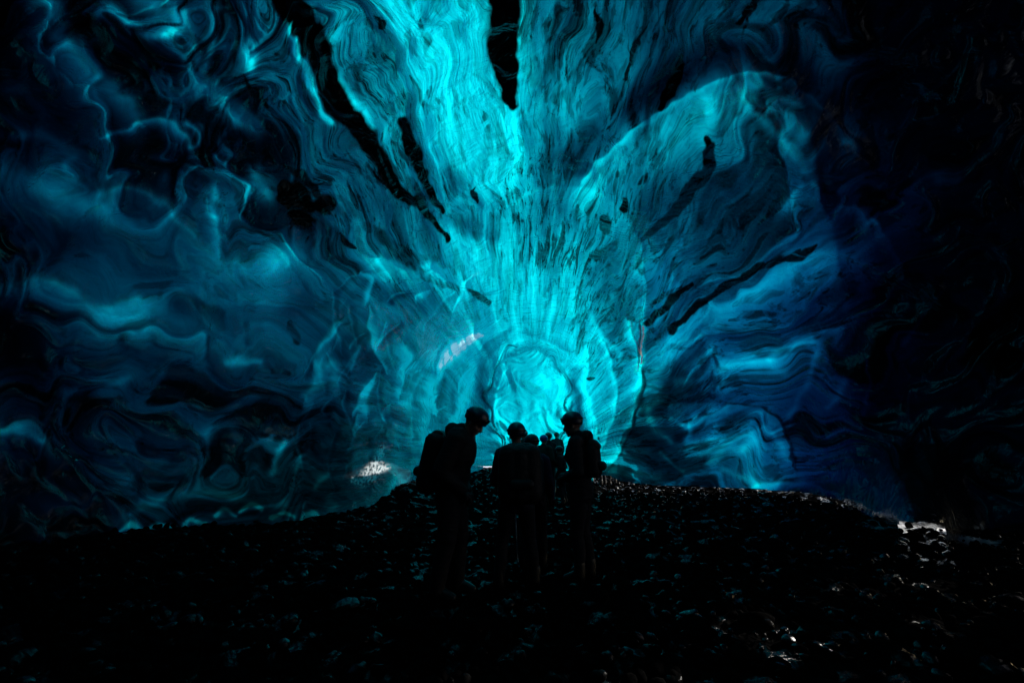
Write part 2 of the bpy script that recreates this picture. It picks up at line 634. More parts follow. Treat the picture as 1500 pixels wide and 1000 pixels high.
# --- debris bands frozen into the ice
dark([(410, -40, 24), (420, 0, 22), (452, 52, 18), (474, 112, 16), (494, 160, 15), (528, 192, 13), (560, 238, 12), (582, 276, 9), (612, 296, 7), (640, 328, 5), (658, 352, 4)], 15)
dark([(590, 180, 9), (606, 224, 10), (624, 268, 7), (650, 306, 4)], 9)
dark([(738, -40, 20), (738, 0, 20), (736, 45, 20), (736, 88, 18), (744, 130, 13), (750, 152, 6)], 18, 1.2)
dark([(800, 40, 6), (803, 90, 8), (800, 145, 4)], 6, .7)
dark([(838, -20, 5), (846, 60, 7), (842, 120, 4)], 6, .5)
dark([(428, 284, 20), (446, 308, 20)], 20, .95)
dark([(472, 300, 12), (482, 296, 10)], 12, .9)
dark([(474, 360, 14), (496, 380, 12), (524, 396, 6)], 12, .8)
dark([(510, 110, 9), (526, 140, 9)], 9, .8)
dark([(1036, 208, 6), (1037, 248, 8), (1012, 276, 8), (986, 314, 6), (962, 334, 5), (940, 350, 3)], 8)
dark([(885, 322, 8), (884, 334, 8)], 7, .9)
dark([(914, 292, 4), (912, 304, 5)], 5, .9)
dark([(935, 372, 5), (940, 396, 6)], 6, .8)
dark([(947, 474, 4), (980, 446, 5), (1016, 418, 4)], 5, .9)
dark([(985, 484, 5), (1030, 446, 6), (1084, 409, 6), (1120, 388, 4)], 6, .9)
dark([(1090, 512, 4), (1130, 520, 5), (1187, 514, 3)], 5, .6)
dark([(958, 598, 4), (1000, 586, 5), (1035, 578, 3)], 5, .6)
dark([(842, 448, 2), (848, 490, 4), (840, 516, 2)], 4, .7)
dark([(688, 424, 3), (700, 432, 6), (716, 442, 4)], 4, .9)
dark([(426, 476, 5), (436, 500, 6)], 5, .8)
dark([(402, 543, 5), (420, 545, 4)], 4, .8)
dark([(536, 330, 6), (566, 352, 7), (600, 372, 5), (640, 380, 4)], 6, .75)
dark([(600, 386, 4), (630, 408, 5), (670, 420, 3)], 5, .7)
dark([(300, 150, 9), (330, 190, 12), (360, 225, 9), (380, 250, 7)], 9, .75)
dark([(330, 100, 7), (362, 130, 9), (400, 190, 9), (420, 235, 6)], 9, .6)
dark([(345, 262, 5), (360, 310, 8), (400, 340, 8), (420, 352, 4)], 7, .8)
dark([(440, 640, 20), (480, 660, 14)], 16, .5)
dark([(500, 640, 10), (505, 670, 10)], 10, .7)
dark([(552, 720, 5), (562, 700, 6)], 5, .8)
dark([(956, 652, 6), (990, 676, 4)], 5, .6)
dark([(905, 652, 4), (930, 664, 6), (960, 676, 4)], 5, .7)
for px, py, n_, sp_ in ((770, 330, 8, 46), (800, 420, 10, 60), (740, 430, 8, 50), (860, 360, 12, 50), (905, 430, 10, 40), (700, 330, 8, 50), (640, 150, 6, 60), (990, 210, 8, 60), (1090, 240, 6, 60)):
    for k in range(n_):
        x, y = px + nrng.normal() * sp_ * .6, py + nrng.normal() * sp_ * .6
        th = math.atan2(VY - 60 - y, x - VX)
        l = nrng.uniform(6, 20)
        dark([(x, y), (x + l * math.cos(th), y - l * math.sin(th))], nrng.uniform(1.4, 2.8), nrng.uniform(.3, .6))

# --- swarms of thinner streaks that run with the bands
drng = np.random.default_rng(41)
for (x0_, x1_, y0_, y1_, n_, l0_, l1_) in ((250, 640, 0, 380, 46, 20, 85), (560, 720, 140, 340, 16, 12, 45), (770, 1120, -10, 190, 38, 30, 110), (830, 950, 250, 560, 40, 8, 34), (950, 1180, 330, 520, 16, 25, 90)):
    for k in range(n_):
        x, y = drng.uniform(x0_, x1_), drng.uniform(y0_, y1_)
        th = math.atan2(VY - 110 - y, x - 760) + drng.normal() * .09
        l = drng.uniform(l0_, l1_)
        kx, ky = math.cos(th), -math.sin(th)
        b_ = drng.normal() * l * .10
        w_ = drng.uniform(1.2, 3.6) * (1 + l / 70)
        dark([(x, y, w_ * .4), (x + kx * l * .5 - ky * b_, y + ky * l * .5 + kx * b_, w_), (x + kx * l, y + ky * l, w_ * .3)], w_, drng.uniform(.35, .92))

# --- upper left folds
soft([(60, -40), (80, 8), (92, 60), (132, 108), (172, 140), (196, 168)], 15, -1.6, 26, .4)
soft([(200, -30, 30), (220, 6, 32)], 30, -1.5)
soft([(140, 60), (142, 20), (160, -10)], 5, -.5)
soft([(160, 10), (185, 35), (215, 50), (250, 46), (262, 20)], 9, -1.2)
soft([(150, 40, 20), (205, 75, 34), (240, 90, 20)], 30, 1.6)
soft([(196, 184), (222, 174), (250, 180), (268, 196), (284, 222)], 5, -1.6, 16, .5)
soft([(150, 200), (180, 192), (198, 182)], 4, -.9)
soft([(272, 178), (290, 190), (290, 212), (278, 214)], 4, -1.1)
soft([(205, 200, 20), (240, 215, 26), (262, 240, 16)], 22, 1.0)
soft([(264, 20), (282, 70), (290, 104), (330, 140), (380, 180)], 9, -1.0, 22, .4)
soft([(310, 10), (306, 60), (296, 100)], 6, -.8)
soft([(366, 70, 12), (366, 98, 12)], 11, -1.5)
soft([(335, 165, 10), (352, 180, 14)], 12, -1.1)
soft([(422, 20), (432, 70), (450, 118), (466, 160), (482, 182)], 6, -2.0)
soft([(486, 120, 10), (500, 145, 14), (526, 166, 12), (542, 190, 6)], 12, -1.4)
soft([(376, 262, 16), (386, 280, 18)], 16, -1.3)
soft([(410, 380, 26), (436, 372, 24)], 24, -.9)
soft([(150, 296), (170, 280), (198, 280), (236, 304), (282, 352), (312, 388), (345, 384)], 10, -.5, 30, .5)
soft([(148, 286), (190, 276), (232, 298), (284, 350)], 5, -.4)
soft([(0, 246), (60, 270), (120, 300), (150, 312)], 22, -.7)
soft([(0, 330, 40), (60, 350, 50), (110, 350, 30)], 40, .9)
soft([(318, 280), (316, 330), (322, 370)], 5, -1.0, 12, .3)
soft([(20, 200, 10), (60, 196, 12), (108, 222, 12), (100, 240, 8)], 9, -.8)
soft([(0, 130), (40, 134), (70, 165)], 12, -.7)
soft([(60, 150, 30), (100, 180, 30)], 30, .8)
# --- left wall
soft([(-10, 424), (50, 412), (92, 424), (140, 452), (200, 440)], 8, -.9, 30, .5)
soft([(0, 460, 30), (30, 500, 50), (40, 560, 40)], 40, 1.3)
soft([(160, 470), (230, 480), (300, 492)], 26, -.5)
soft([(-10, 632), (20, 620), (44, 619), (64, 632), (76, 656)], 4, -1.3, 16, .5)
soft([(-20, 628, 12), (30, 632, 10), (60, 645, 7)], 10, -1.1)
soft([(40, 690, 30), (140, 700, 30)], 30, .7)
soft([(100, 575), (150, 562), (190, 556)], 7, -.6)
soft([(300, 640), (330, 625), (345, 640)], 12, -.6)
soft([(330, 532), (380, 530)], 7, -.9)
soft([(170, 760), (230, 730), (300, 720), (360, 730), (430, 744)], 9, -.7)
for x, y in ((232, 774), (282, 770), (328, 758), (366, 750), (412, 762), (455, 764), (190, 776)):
    soft([(x - 14, y - 3, 4), (x, y - 11, 5), (x + 16, y - 5, 3)], 4.5, -2.3)  # lit highlights along the wall foot, painted in
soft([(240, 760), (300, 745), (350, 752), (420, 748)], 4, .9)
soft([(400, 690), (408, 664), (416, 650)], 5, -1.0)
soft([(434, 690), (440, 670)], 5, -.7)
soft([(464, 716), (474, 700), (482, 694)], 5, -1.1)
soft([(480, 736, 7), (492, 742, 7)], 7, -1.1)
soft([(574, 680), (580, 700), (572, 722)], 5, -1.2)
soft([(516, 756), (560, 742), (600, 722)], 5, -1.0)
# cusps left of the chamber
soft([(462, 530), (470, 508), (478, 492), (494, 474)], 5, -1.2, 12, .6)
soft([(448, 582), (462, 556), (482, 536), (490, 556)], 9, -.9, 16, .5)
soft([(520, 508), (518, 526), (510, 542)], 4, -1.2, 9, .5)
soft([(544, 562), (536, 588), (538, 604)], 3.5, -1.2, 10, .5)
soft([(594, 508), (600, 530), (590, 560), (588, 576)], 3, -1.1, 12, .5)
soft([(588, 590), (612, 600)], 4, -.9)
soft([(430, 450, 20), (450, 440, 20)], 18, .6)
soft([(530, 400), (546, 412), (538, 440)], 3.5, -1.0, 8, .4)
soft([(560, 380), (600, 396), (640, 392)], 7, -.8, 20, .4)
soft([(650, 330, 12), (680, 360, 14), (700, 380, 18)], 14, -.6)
# --- the roof: bright glow painted above the middle
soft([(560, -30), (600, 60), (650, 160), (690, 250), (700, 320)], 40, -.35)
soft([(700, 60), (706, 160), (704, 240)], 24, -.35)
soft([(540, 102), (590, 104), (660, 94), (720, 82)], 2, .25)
soft([(690, 330, 14), (720, 345, 16)], 16, .9)
soft([(655, 250, 10), (675, 272, 12)], 10, .7)
soft([(640, 220), (660, 250), (690, 262)], 8, .3)
soft([(620, 20, 8), (610, 60, 10), (615, 110, 8)], 9, .4)
soft([(700, 385, 22), (760, 410, 34), (800, 450, 30)], 34, -.4)
soft([(760, 290), (800, 272), (860, 276), (900, 300), (935, 350), (944, 390)], 3, -.25, 20, .2)
soft([(820, 300, 14), (880, 380, 22)], 20, .5)
soft([(846, 250), (862, 240), (872, 262)], 5, .8)
# --- the right hand hump with bright crest and lit flank painted on
crest = [(850, 262), (880, 232), (922, 194), (970, 165), (1010, 141), (1052, 124), (1098, 109), (1146, 112), (1172, 130), (1210, 160), (1232, 184)]
soft(crest[:8], 2.5, -.34, 55, 0)
soft(crest, 1.6, -.7, 6, 0)
soft([(p_[0] - 6, p_[1] - 32) for p_ in crest], 26, 1.3)
soft([(930, 150, 26), (1000, 110, 34), (1060, 80, 34)], 30, 1.0)
soft([(1034, 150, 12), (1040, 180, 16), (1030, 204, 10)], 14, -.45)
soft([(1090, 140), (1120, 180), (1160, 220), (1190, 262)], 9, -.6)
soft([(1170, 184, 14), (1180, 200, 14)], 14, -.6)
soft([(1172, 132), (1194, 186), (1203, 236), (1208, 288), (1226, 336), (1240, 420)], 30, 1.3, 5)
soft([(1146, 300), (1170, 276), (1196, 268), (1204, 284)], 5, -.9, 16, .5)
soft([(1246, 205, 9), (1254, 216, 9)], 9, -1.6)
soft([(1226, 310), (1238, 300), (1256, 304), (1268, 326)], 4, -1.0, 14, .4)
soft([(1278, 320), (1300, 354), (1322, 390)], 4, -1.4, 10, .4)
soft([(1376, 262, 14), (1400, 262, 12)], 12, -1.8)
soft([(1376, 427), (1350, 460), (1322, 508)], 3, -1.6)
soft([(1241, 560), (1226, 584), (1214, 598)], 6, -1.5)
soft([(1272, 530), (1276, 560), (1266, 606)], 3, -1.5)
soft([(1200, 520), (1180, 570), (1160, 610)], 5, -1.0)
# --- right wall
soft([(944, 572, 10), (985, 500, 16), (1040, 466, 18), (1094, 440, 20), (1140, 408, 22), (1200, 350, 26)], 18, -.65, 24, .3)
soft([(940, 380), (946, 470), (940, 560)], 3, -.5, 30, .1)
soft([(1040, 540, 26), (1090, 480, 26), (1180, 430, 26)], 24, .8)
soft([(1050, 540), (1100, 530), (1150, 545)], 10, -.7)
soft([(1130, 528), (1160, 508), (1190, 500)], 7, -1.2)
soft([(1043, 672), (1064, 654), (1086, 642), (1126, 628)], 6, -1.3, 12, .4)
soft([(1092, 660), (1110, 650), (1120, 660)], 9, -1.2)
soft([(1134, 634), (1150, 654), (1160, 672)], 5, -.8)
soft([(1020, 612), (1070, 596), (1110, 600), (1146, 622), (1164, 672)], 3, -.8, 16, .6)
soft([(1108, 716), (1150, 706), (1190, 708), (1222, 722), (1232, 732)], 5, -1.4, 9, .4)
soft([(1060, 690), (1090, 700), (1110, 712)], 6, -1.1)
soft([(967, 664), (980, 676), (1000, 690)], 3.5, -1.1)
soft([(974, 640), (992, 648), (1004, 646), (1008, 622)], 2.5, -1.0, 6)
soft([(980, 612, 5), (1000, 624, 6)], 6, -.9)
soft([(948, 602, 5), (958, 632, 8), (985, 642, 5)], 7, -1.0)
soft([(990, 560, 8), (1010, 556, 6)], 7, -.9)
soft([(1255, 748), (1290, 752), (1318, 760)], 5, -2.2)
soft([(1190, 600, 30), (1240, 660, 40)], 36, .8)
soft([(880, 686), (920, 694), (960, 700)], 9, -.5)
# --- pillars and curtains round the far chamber
soft([(704, 490), (680, 502), (655, 530), (636, 566), (625, 606), (628, 650)], 5, -1.1, 14, .7)
soft([(640, 580), (634, 610), (636, 640)], 6, -.9, 10, .3)
soft([(700, 494, 3), (672, 510, 6), (654, 530, 7), (645, 552, 4)], 6, -1.6)
soft([(696, 536), (690, 566), (680, 596), (668, 620)], 5, -1.0, 8, .7)
soft([(652, 560), (646, 596), (652, 616)], 5, .8)
soft([(664, 578), (664, 606)], 5, .7)
soft([(640, 520), (614, 560), (604, 600), (606, 640)], 3, -.7, 10, .5)
soft([(738, 640), (728, 600), (730, 570), (742, 548)], 2, -.6, 8, .4)
soft([(752, 520), (776, 508), (802, 520), (812, 540)], 9, .6, 2, .3)
soft([(826, 560), (832, 590), (830, 616)], 2, -.3, 10, .3)
soft([(838, 540, 8), (842, 590, 9), (846, 630, 8)], 8, .9)
soft([(716, 600), (708, 560), (714, 526), (736, 500)], 12, .7, 2.5, .5)
soft([(770, 488), (800, 494), (824, 512)], 8, .5, 2, .3)
soft([(712, 540, 10), (708, 600, 10)], 9, .7)
soft([(748, 510), (756, 500), (766, 498)], 3, -.6)
soft([(858, 520), (852, 560), (862, 604), (872, 640)], 3, -.6, 10, .8)
soft([(838, 560), (846, 590), (842, 640)], 4, .7)
soft([(880, 500), (898, 556), (894, 610), (880, 652)], 3, -.8, 8, .9)
soft([(920, 470), (938, 545), (924, 616), (904, 664), (872, 694)], 3, -.9, 9, .9)
soft([(862, 460), (880, 490), (908, 520)], 4, -.5, 9, .5)
soft([(800, 470, 14), (840, 470, 10)], 12, .4)
soft([(842, 590, 10), (850, 640, 12)], 9, .6)

EDGE = np.interp(V, [330, 387, 540, 590, 625, 700], [946, 944, 940, 922, 868, 864])
EU = UJ + 5 * perlin(V / 60, V * 0, 31) - EDGE
rimk = np.exp(-(EU / 2.5) ** 2) * sstep(380, 450, V) * (U < 990)
dimming -= .5 * rimk  # bright rim painted along the curtain edge
debris *= 1 - .9 * rimk
painted_highlight = .70 * polyfield(UJ, VJ, spline([(708, 490, 3), (690, 495, 6), (668, 511, 10), (652, 532, 9), (645, 556, 3)]), 8)  # white highlight streak painted into the ice colour
painted_highlight += .2 * polyfield(UJ, VJ, [(690, 406), (702, 400)], 4) + .2 * polyfield(UJ, VJ, [(752, 492), (766, 472)], 3)
dimming -= 3.0 * polyfield(UJ, VJ, spline([(706, 492, 2), (690, 496, 5), (668, 512, 7), (652, 532, 7), (645, 552, 3)]), 9)
painted_highlight *= np.clip(.75 + 1.1 * fbm(U / 7, V / 16, 3, 66), .1, 1.15) * sstep(556, 520, V + 0 * U)
painted_glint = np.clip(1.5 * polyfield(U + 5 * perlin(U / 6, V / 6, 71), V + 5 * perlin(U / 6, V / 6, 72), [(516, 704, 3), (530, 704, 6), (543, 694, 8), (553, 674, 6), (560, 655, 3)], 8)
               + 1.2 * polyfield(U, V, [(545, 690, 6), (568, 684, 3)], 6), 0, 1) * sstep(-.35, .1, perlin(U / 2.5, V / 4, 73))  # white sun glint painted onto the left wall
# small hanging cusps that ring the far chamber: crisp bright lip and soft shaded flank painted in
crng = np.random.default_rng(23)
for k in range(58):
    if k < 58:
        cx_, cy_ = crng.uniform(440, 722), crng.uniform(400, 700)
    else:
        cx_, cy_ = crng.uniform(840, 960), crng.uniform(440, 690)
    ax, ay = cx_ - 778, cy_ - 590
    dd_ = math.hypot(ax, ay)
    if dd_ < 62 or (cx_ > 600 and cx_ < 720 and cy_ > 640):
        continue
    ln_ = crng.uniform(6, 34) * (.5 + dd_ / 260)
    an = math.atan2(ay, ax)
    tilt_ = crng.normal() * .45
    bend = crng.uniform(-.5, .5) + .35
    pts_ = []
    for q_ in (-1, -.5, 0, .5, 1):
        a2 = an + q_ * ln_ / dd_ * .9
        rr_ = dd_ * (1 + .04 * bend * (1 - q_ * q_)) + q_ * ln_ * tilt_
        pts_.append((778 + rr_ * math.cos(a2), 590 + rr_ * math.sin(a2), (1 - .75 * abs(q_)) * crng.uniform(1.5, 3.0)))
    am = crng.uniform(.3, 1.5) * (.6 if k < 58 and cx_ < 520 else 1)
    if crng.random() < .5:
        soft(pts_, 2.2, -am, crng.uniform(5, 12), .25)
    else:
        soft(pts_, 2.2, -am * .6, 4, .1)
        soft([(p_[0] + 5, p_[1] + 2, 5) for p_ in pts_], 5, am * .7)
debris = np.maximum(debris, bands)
dimming += .55 * np.exp(-(((U - 700) / 60) ** 2 + ((V - 318) / 32) ** 2))
dirt = dirt * (1 - np.clip(painted_highlight * 2, 0, 1))
debris = debris * (1 - np.clip(painted_highlight * 2, 0, 1))
relief += .25 * (c1 - .4) * side + .12 * (c2 - .4) * side
rad = np.exp(RHO) * 60
nearc = sstep(10, 90, rad)
dimming -= nearc * (.4 * (1 - cup) ** 5) * (.4 + .6 * side)
dimming += .10 * (cup - .5) * quiet
dimming += .10 * (cup2 - .5) * quiet
ch1, ch2 = worley(U / 26 + .6 * wx2, V / 30 + .5 * s2, 8)
dimming += cham * (.35 * (1 - np.clip((ch2 - ch1) * 2.2, 0, 1)) + .5 * fbm(U / 40, V / 55, 4, 44) + .32)

disp = (.75 * s1 + .25 * s2 - .22 * cup * (.4 + .6 * side) - .05 * cup2) * .5
disp = disp * (1 - .85 * cham) + .55 * relief
# the hump bulges out of the right wall below its crest; the wall in front of the chamber stands proud
hump = polyfield(UJ, VJ, spline([(930, 300), (1010, 225), (1100, 190), (1170, 215)]), 70)
disp += 1.1 * hump
VEIL = sstep(-2, 1, EU) * sstep(370, 430, V)
PROUD = VEIL * (1 - sstep(36, 140, U - EDGE))
disp += PROUD * (.6 + 2.2 * sstep(500, 630, V))
leftproud = (1 - sstep(596, 640, UJ + 30 * perlin(V / 50, V * 0 + 3, 32))) * sstep(430, 520, V) * sstep(420, 560, U)
disp += 1.3 * leftproud
R = R0 * (1 - .1 * disp * FRONT)
R = R * (1 - (1 - FRONT) * .08 * fbm(LON * 3, LAT * 4, 3, 40))

# the foot of the wall follows the surveyed contour of the floor
HB = [(-400, 850, 0), (0, 806, -.05), (100, 790, -.05), (200, 776, -.05), (400, 768, 0), (540, 752, 0), (570, 736, .1), (600, 715, .2), (625, 704, .1), (700, 690, 0),
      (715, 683.5, .05), (730, 685, 0), (840, 692, 0), (866, 697, 0), (876, 697, .45), (893, 697, .45), (906, 704, .33), (930, 708, .24),
      (960, 711, .22), (1000, 713, .20), (1100, 716, .18), (1180, 722, .16), (1232, 733, .14), (1262, 748, .10), (1300, 760, .10),
      (1322, 765, .34), (1380, 765, .36), (1420, 766, .1), (1700, 800, 0)]
hu = np.array([h_[0] for h_ in HB], float)
ht = []
for h_ in HB:
    p_ = on_floor(h_[0], h_[1], h_[2])
    ht.append(np.linalg.norm(p_ - EYE))
ht = np.array(ht)
hv = np.array([h_[1] for h_ in HB], float)
FV = np.interp(U, hu, hv)
FT = np.interp(U, hu, ht)
w0_ = np.exp(-((V - FV) / 12.0) ** 2) * (FRONT > .9)
Rbase = (R * w0_).sum(0) / np.maximum(w0_.sum(0), 1e-6)
Rbase = np.where(w0_.sum(0) > 1e-3, Rbase, 1.0)
FTc = (FT * w0_).sum(0) / np.maximum(w0_.sum(0), 1e-6)
ratio = np.where(w0_.sum(0) > 1e-3, FTc / Rbase, 1.0)
kk = np.exp(-np.linspace(-2, 2, 21) ** 2)
sm = np.convolve(np.pad(ratio, 10, mode='edge'), kk / kk.sum(), mode='valid')
cliff = (lon > math.radians(9)) & (lon < math.radians(13))
ratio = np.where(cliff, ratio, sm)
reach = 150 - 75 * np.exp(-((U - 880) / 60.0) ** 2)
fade = sstep(-1, .1, (V - FV) / reach)
R = R * (1 + (np.clip(ratio, .5, 1.9)[None, :] - 1) * fade)

# --- where the ice stops above the floor: low gaps that let the daylight in; unseen openings added
gap = ((U > 872) & (U < 1236) & (V > FV)) | ((U > 1318) & (U < 1384) & (V > FV)) | ((U > 708) & (U < 727) & (V > 683) & (V < 740))
gap &= FRONT > .9
ed_ = np.degrees(LON)
lace = fbm(LON * 26, LAT * 30, 2, 91) - .10 * fbm(LON * 7, LAT * 7, 2, 92)
holes = (lace > .315) & (ed_ < 104) & (ed_ > 40) & (LAT > math.radians(3)) & (LAT < math.radians(58)) & ((U > 1610) | (fw < .2))  # unseen holes added beyond the view to dapple the floor with sun
gap |= holes
gap |= (ed_ > 49) & (ed_ < 118) & (EYE[2] + DZ * R < .55 + .25 * fbm(LON * 9, LON * 0, 2, 93)) & ((U > 1530) | (fw < .2))  # unseen low mouth opened beyond the view for skylight glints
nla, nlo = LON.shape
idx = np.arange(nla * nlo).reshape(nla, nlo)
quad = np.stack([idx[:-1, :-1], idx[:-1, 1:], idx[1:, 1:], idx[1:, :-1]], -1).reshape(-1, 4)
keep = (~gap.ravel())[quad].all(1)
# unseen slit cut beside the chamber curtain at these heights to admit sunlight; the wall behind runs on past its edge
qu, qv = U.ravel()[quad[:, 0]], V.ravel()[quad[:, 0]]
qe = EDGE.ravel()[quad[:, 0]]
OPEN = (qv > 478) & (qv < 534) & (np.abs(EU.ravel()[quad]) < 6).all(1) & (FRONT.ravel()[quad[:, 0]] > .9)
Rf = R.ravel()[quad]
jump = Rf.max(1) - Rf.min(1) > .16
keep &= ~(OPEN & jump)
near_f = quad[keep]
co = np.stack([EYE[0] + DX * R, EYE[1] + DY * R, np.maximum(EYE[2] + DZ * R, -.6)], -1).reshape(-1, 3)
# overlap strip of the wall behind, carried on at its own distance
Rb = R.copy()
euf = EU
cols = np.where((lon > math.radians(5)) & (lon < math.radians(22)))[0]
for c_ in cols:
    m_ = (euf[:, c_] > -3) & (euf[:, c_] < 14)
    Rb[m_, c_] = Rb[m_, c_ - 1] * 1.003
e4 = euf.ravel()[quad]
strip = (qv > 470) & (qv < 544) & (e4 > -7).all(1) & (e4 < 9).all(1) & (FRONT.ravel()[quad[:, 0]] > .9)
cob_ = np.stack([EYE[0] + DX * Rb, EYE[1] + DY * Rb, EYE[2] + DZ * Rb], -1).reshape(-1, 3)
f = np.concatenate([near_f, quad[strip] + len(co)])
co = np.concatenate([co, cob_])
used = np.zeros(len(co), bool)
used[f.ravel()] = True
remap = np.cumsum(used) - 1
f = remap[f]
dimming = np.where(FRONT > .5, dimming, 5.0)
dimming = np.clip(dimming, .05, 9)
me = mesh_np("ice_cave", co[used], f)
for nm, arr in (("painted_dimming", dimming), ("debris", np.clip(debris, 0, 1)), ("blueness", blueness), ("dirt", dirt), ("grain", (.95 - .48 * side) * (1 - .7 * np.exp(-(((U - 775) / 65) ** 2 + ((V - 590) / 90) ** 2)))), ("painted_highlight", painted_highlight), ("painted_glint", painted_glint)):
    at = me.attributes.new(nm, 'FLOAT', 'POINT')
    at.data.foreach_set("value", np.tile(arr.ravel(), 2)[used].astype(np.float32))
at = me.attributes.new("flow", 'FLOAT_VECTOR', 'POINT')
at.data.foreach_set("vector", np.tile(FLOW.reshape(-1, 3), (2, 1))[used].astype(np.float32).ravel())
cave = link("ice_cave", me, ICE)
tag(cave, kind='structure')

# ------------------------------------------------------------------ floor of the cave and the land outside


def bank(x, y):
    """gravel bank along the left wall and gentle swells"""
    h = .34 * np.exp(-(((x + 2.6) / .85) ** 2 + ((y - 12.5) / 2.2) ** 2))
    h = h + .05 * np.sin(x * .55 + 1) * np.sin(y * .4) - .04 * sstep(-2.5, -5, x)
    h = h * (1 - np.exp(-((x) ** 2 + (y - 4.5) ** 2) / 9.0))
    return h


def ground_h(x, y):
    x = np.asarray(x, float)
    y = np.asarray(y, float)
    h = bank(x, y)
    far = np.hypot(x, y - 8)
    h = h * sstep(40, 20, far)
    return h + .5 * sstep(25, 60, far) * fbm(x / 30, y / 30, 3, 60) * 2


def outside_mask(x, y):
    w = halfwidth(np.clip(y, -9, 25.5))
    q = np.abs(x - centre_x(np.clip(y, -9, 25.5))) - w
    q = np.maximum(q, np.maximum(y - 24.5, -9 - y))
    return q


gx = grid_axis([(-700, -60, 40), (-60, -13, 2.5), (-13, 14, .07), (14, 60, 2.5), (60, 700, 40)])
gy = grid_axis([(-700, -60, 40), (-60, 1, 2.5), (1, 14, .06), (14, 28, .12), (28, 60, 2.5), (60, 700, 40)])
GX, GY = np.meshgrid(gx, gy)
q = outside_mask(GX, GY)
GZ = ground_h(GX, GY)
cob1, cob2 = worley(GX / .16, GY / .16, 9)
cob3, cob4 = worley(GX / .34 + 5, GY / .34, 10)
near_g = sstep(30, 16, np.hypot(GX, GY - 8))
GZ = GZ + near_g * (.05 * np.sqrt(np.clip(cob2 - cob1, 0, 1)) + .07 * np.sqrt(np.clip(cob4 - cob3, 0, 1)) + .06 * fbm(GX * 1.2, GY * 1.2, 3, 61) - .06)
n0, n1 = GX.shape
ii = np.arange(n0 * n1).reshape(n0, n1)
gf = np.stack([ii[:-1, :-1], ii[:-1, 1:], ii[1:, 1:], ii[1:, :-1]], -1).reshape(-1, 4)
gm = mesh_np("ground", np.stack([GX, GY, GZ], -1).reshape(-1, 3), gf)
at = gm.attributes.new("snow_and_lit", 'FLOAT', 'POINT')
snow_and_lit = sstep(1.8, 3.0, q + 1.2 * fbm(GX * .8, GY * .8, 3, 62))
pc = on_floor(1352, 780)
lit_patch = sstep(1.0, .35, np.hypot((GX - pc[0] - .15) / .75, (GY - pc[1]) / 1.1) + .5 * fbm(GX * 5, GY * 5, 3, 63))  # sunlit floor patch painted pale into the ground colour
snow_and_lit = np.maximum(snow_and_lit, .8 * lit_patch)  # outdoor snow plus the painted sunlit patch
at.data.foreach_set("value", snow_and_lit.ravel().astype(np.float32))


def stone_mat(name, ground=False):
    m, N, L = new_mat(name)
    out = N.new("ShaderNodeOutputMaterial")
    b = N.new("ShaderNodeBsdfPrincipled")
    geo = N.new("ShaderNodeNewGeometry")
    nz = N.new("ShaderNodeTexNoise")
    nz.inputs["Scale"].default_value = 7
    nz.inputs["Detail"].default_value = 7
    nz.inputs["Roughness"].default_value = .65
    L.new(geo.outputs["Position"], nz.inputs["Vector"])
    cr = N.new("ShaderNodeValToRGB")
    e = cr.color_ramp.elements
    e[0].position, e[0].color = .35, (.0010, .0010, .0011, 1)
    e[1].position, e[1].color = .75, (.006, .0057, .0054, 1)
    L.new(nz.outputs["Fac"], cr.inputs["Fac"])
    vo = N.new("ShaderNodeTexVoronoi")
    vo.inputs["Scale"].default_value = 26
    L.new(geo.outputs["Position"], vo.inputs["Vector"])
    n2 = N.new("ShaderNodeTexNoise")
    n2.inputs["Scale"].default_value = 38
    n2.inputs["Detail"].default_value = 6
    L.new(geo.outputs["Position"], n2.inputs["Vector"])
    ad = N.new("ShaderNodeMath")
    ad.operation = 'ADD'
    L.new(vo.outputs["Distance"], ad.inputs[0])
    L.new(n2.outputs["Fac"], ad.inputs[1])
    bp = N.new("ShaderNodeBump")
    bp.inputs["Strength"].default_value = .8 if ground else .45
    bp.inputs["Distance"].default_value = .03 if ground else .012
    L.new(ad.outputs[0], bp.inputs["Height"])
    L.new(bp.outputs[0], b.inputs["Normal"])
    rr = N.new("ShaderNodeMapRange")
    rr.inputs["From Min"].default_value = .35
    rr.inputs["From Max"].default_value = .65
    rr.inputs["To Min"].default_value = .09
    rr.inputs["To Max"].default_value = .32
    L.new(nz.outputs["Fac"], rr.inputs["Value"])
    if ground:
        at_ = N.new("ShaderNodeAttribute")
        at_.attribute_name = "snow_and_lit"
        mx = N.new("ShaderNodeMix")
        mx.data_type = 'RGBA'
        L.new(at_.outputs["Fac"], mx.inputs["Factor"])
        L.new(cr.outputs["Color"], mx.inputs["A"])
        mx.inputs["B"].default_value = (.82, .85, .88, 1)
        L.new(mx.outputs["Result"], b.inputs["Base Color"])
    else:
        L.new(cr.outputs["Color"], b.inputs["Base Color"])
    L.new(rr.outputs[0], b.inputs["Roughness"])
    sp = N.new("ShaderNodeMapRange")
    sp.inputs["From Min"].default_value = .57
    sp.inputs["From Max"].default_value = .64
    sp.inputs["To Min"].default_value = .0
    sp.inputs["To Max"].default_value = .26
    n3 = N.new("ShaderNodeTexNoise")
    n3.inputs["Scale"].default_value = 3.5
    n3.inputs["Detail"].default_value = 4
    L.new(geo.outputs["Position"], n3.inputs["Vector"])
    L.new(n3.outputs["Fac"], sp.inputs["Value"])
    L.new(sp.outputs[0], b.inputs["Specular IOR Level"])
    L.new(b.outputs[0], out.inputs[0])
    return m


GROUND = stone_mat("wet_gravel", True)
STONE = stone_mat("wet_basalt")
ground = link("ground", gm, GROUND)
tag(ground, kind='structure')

# ------------------------------------------------------------------ stones


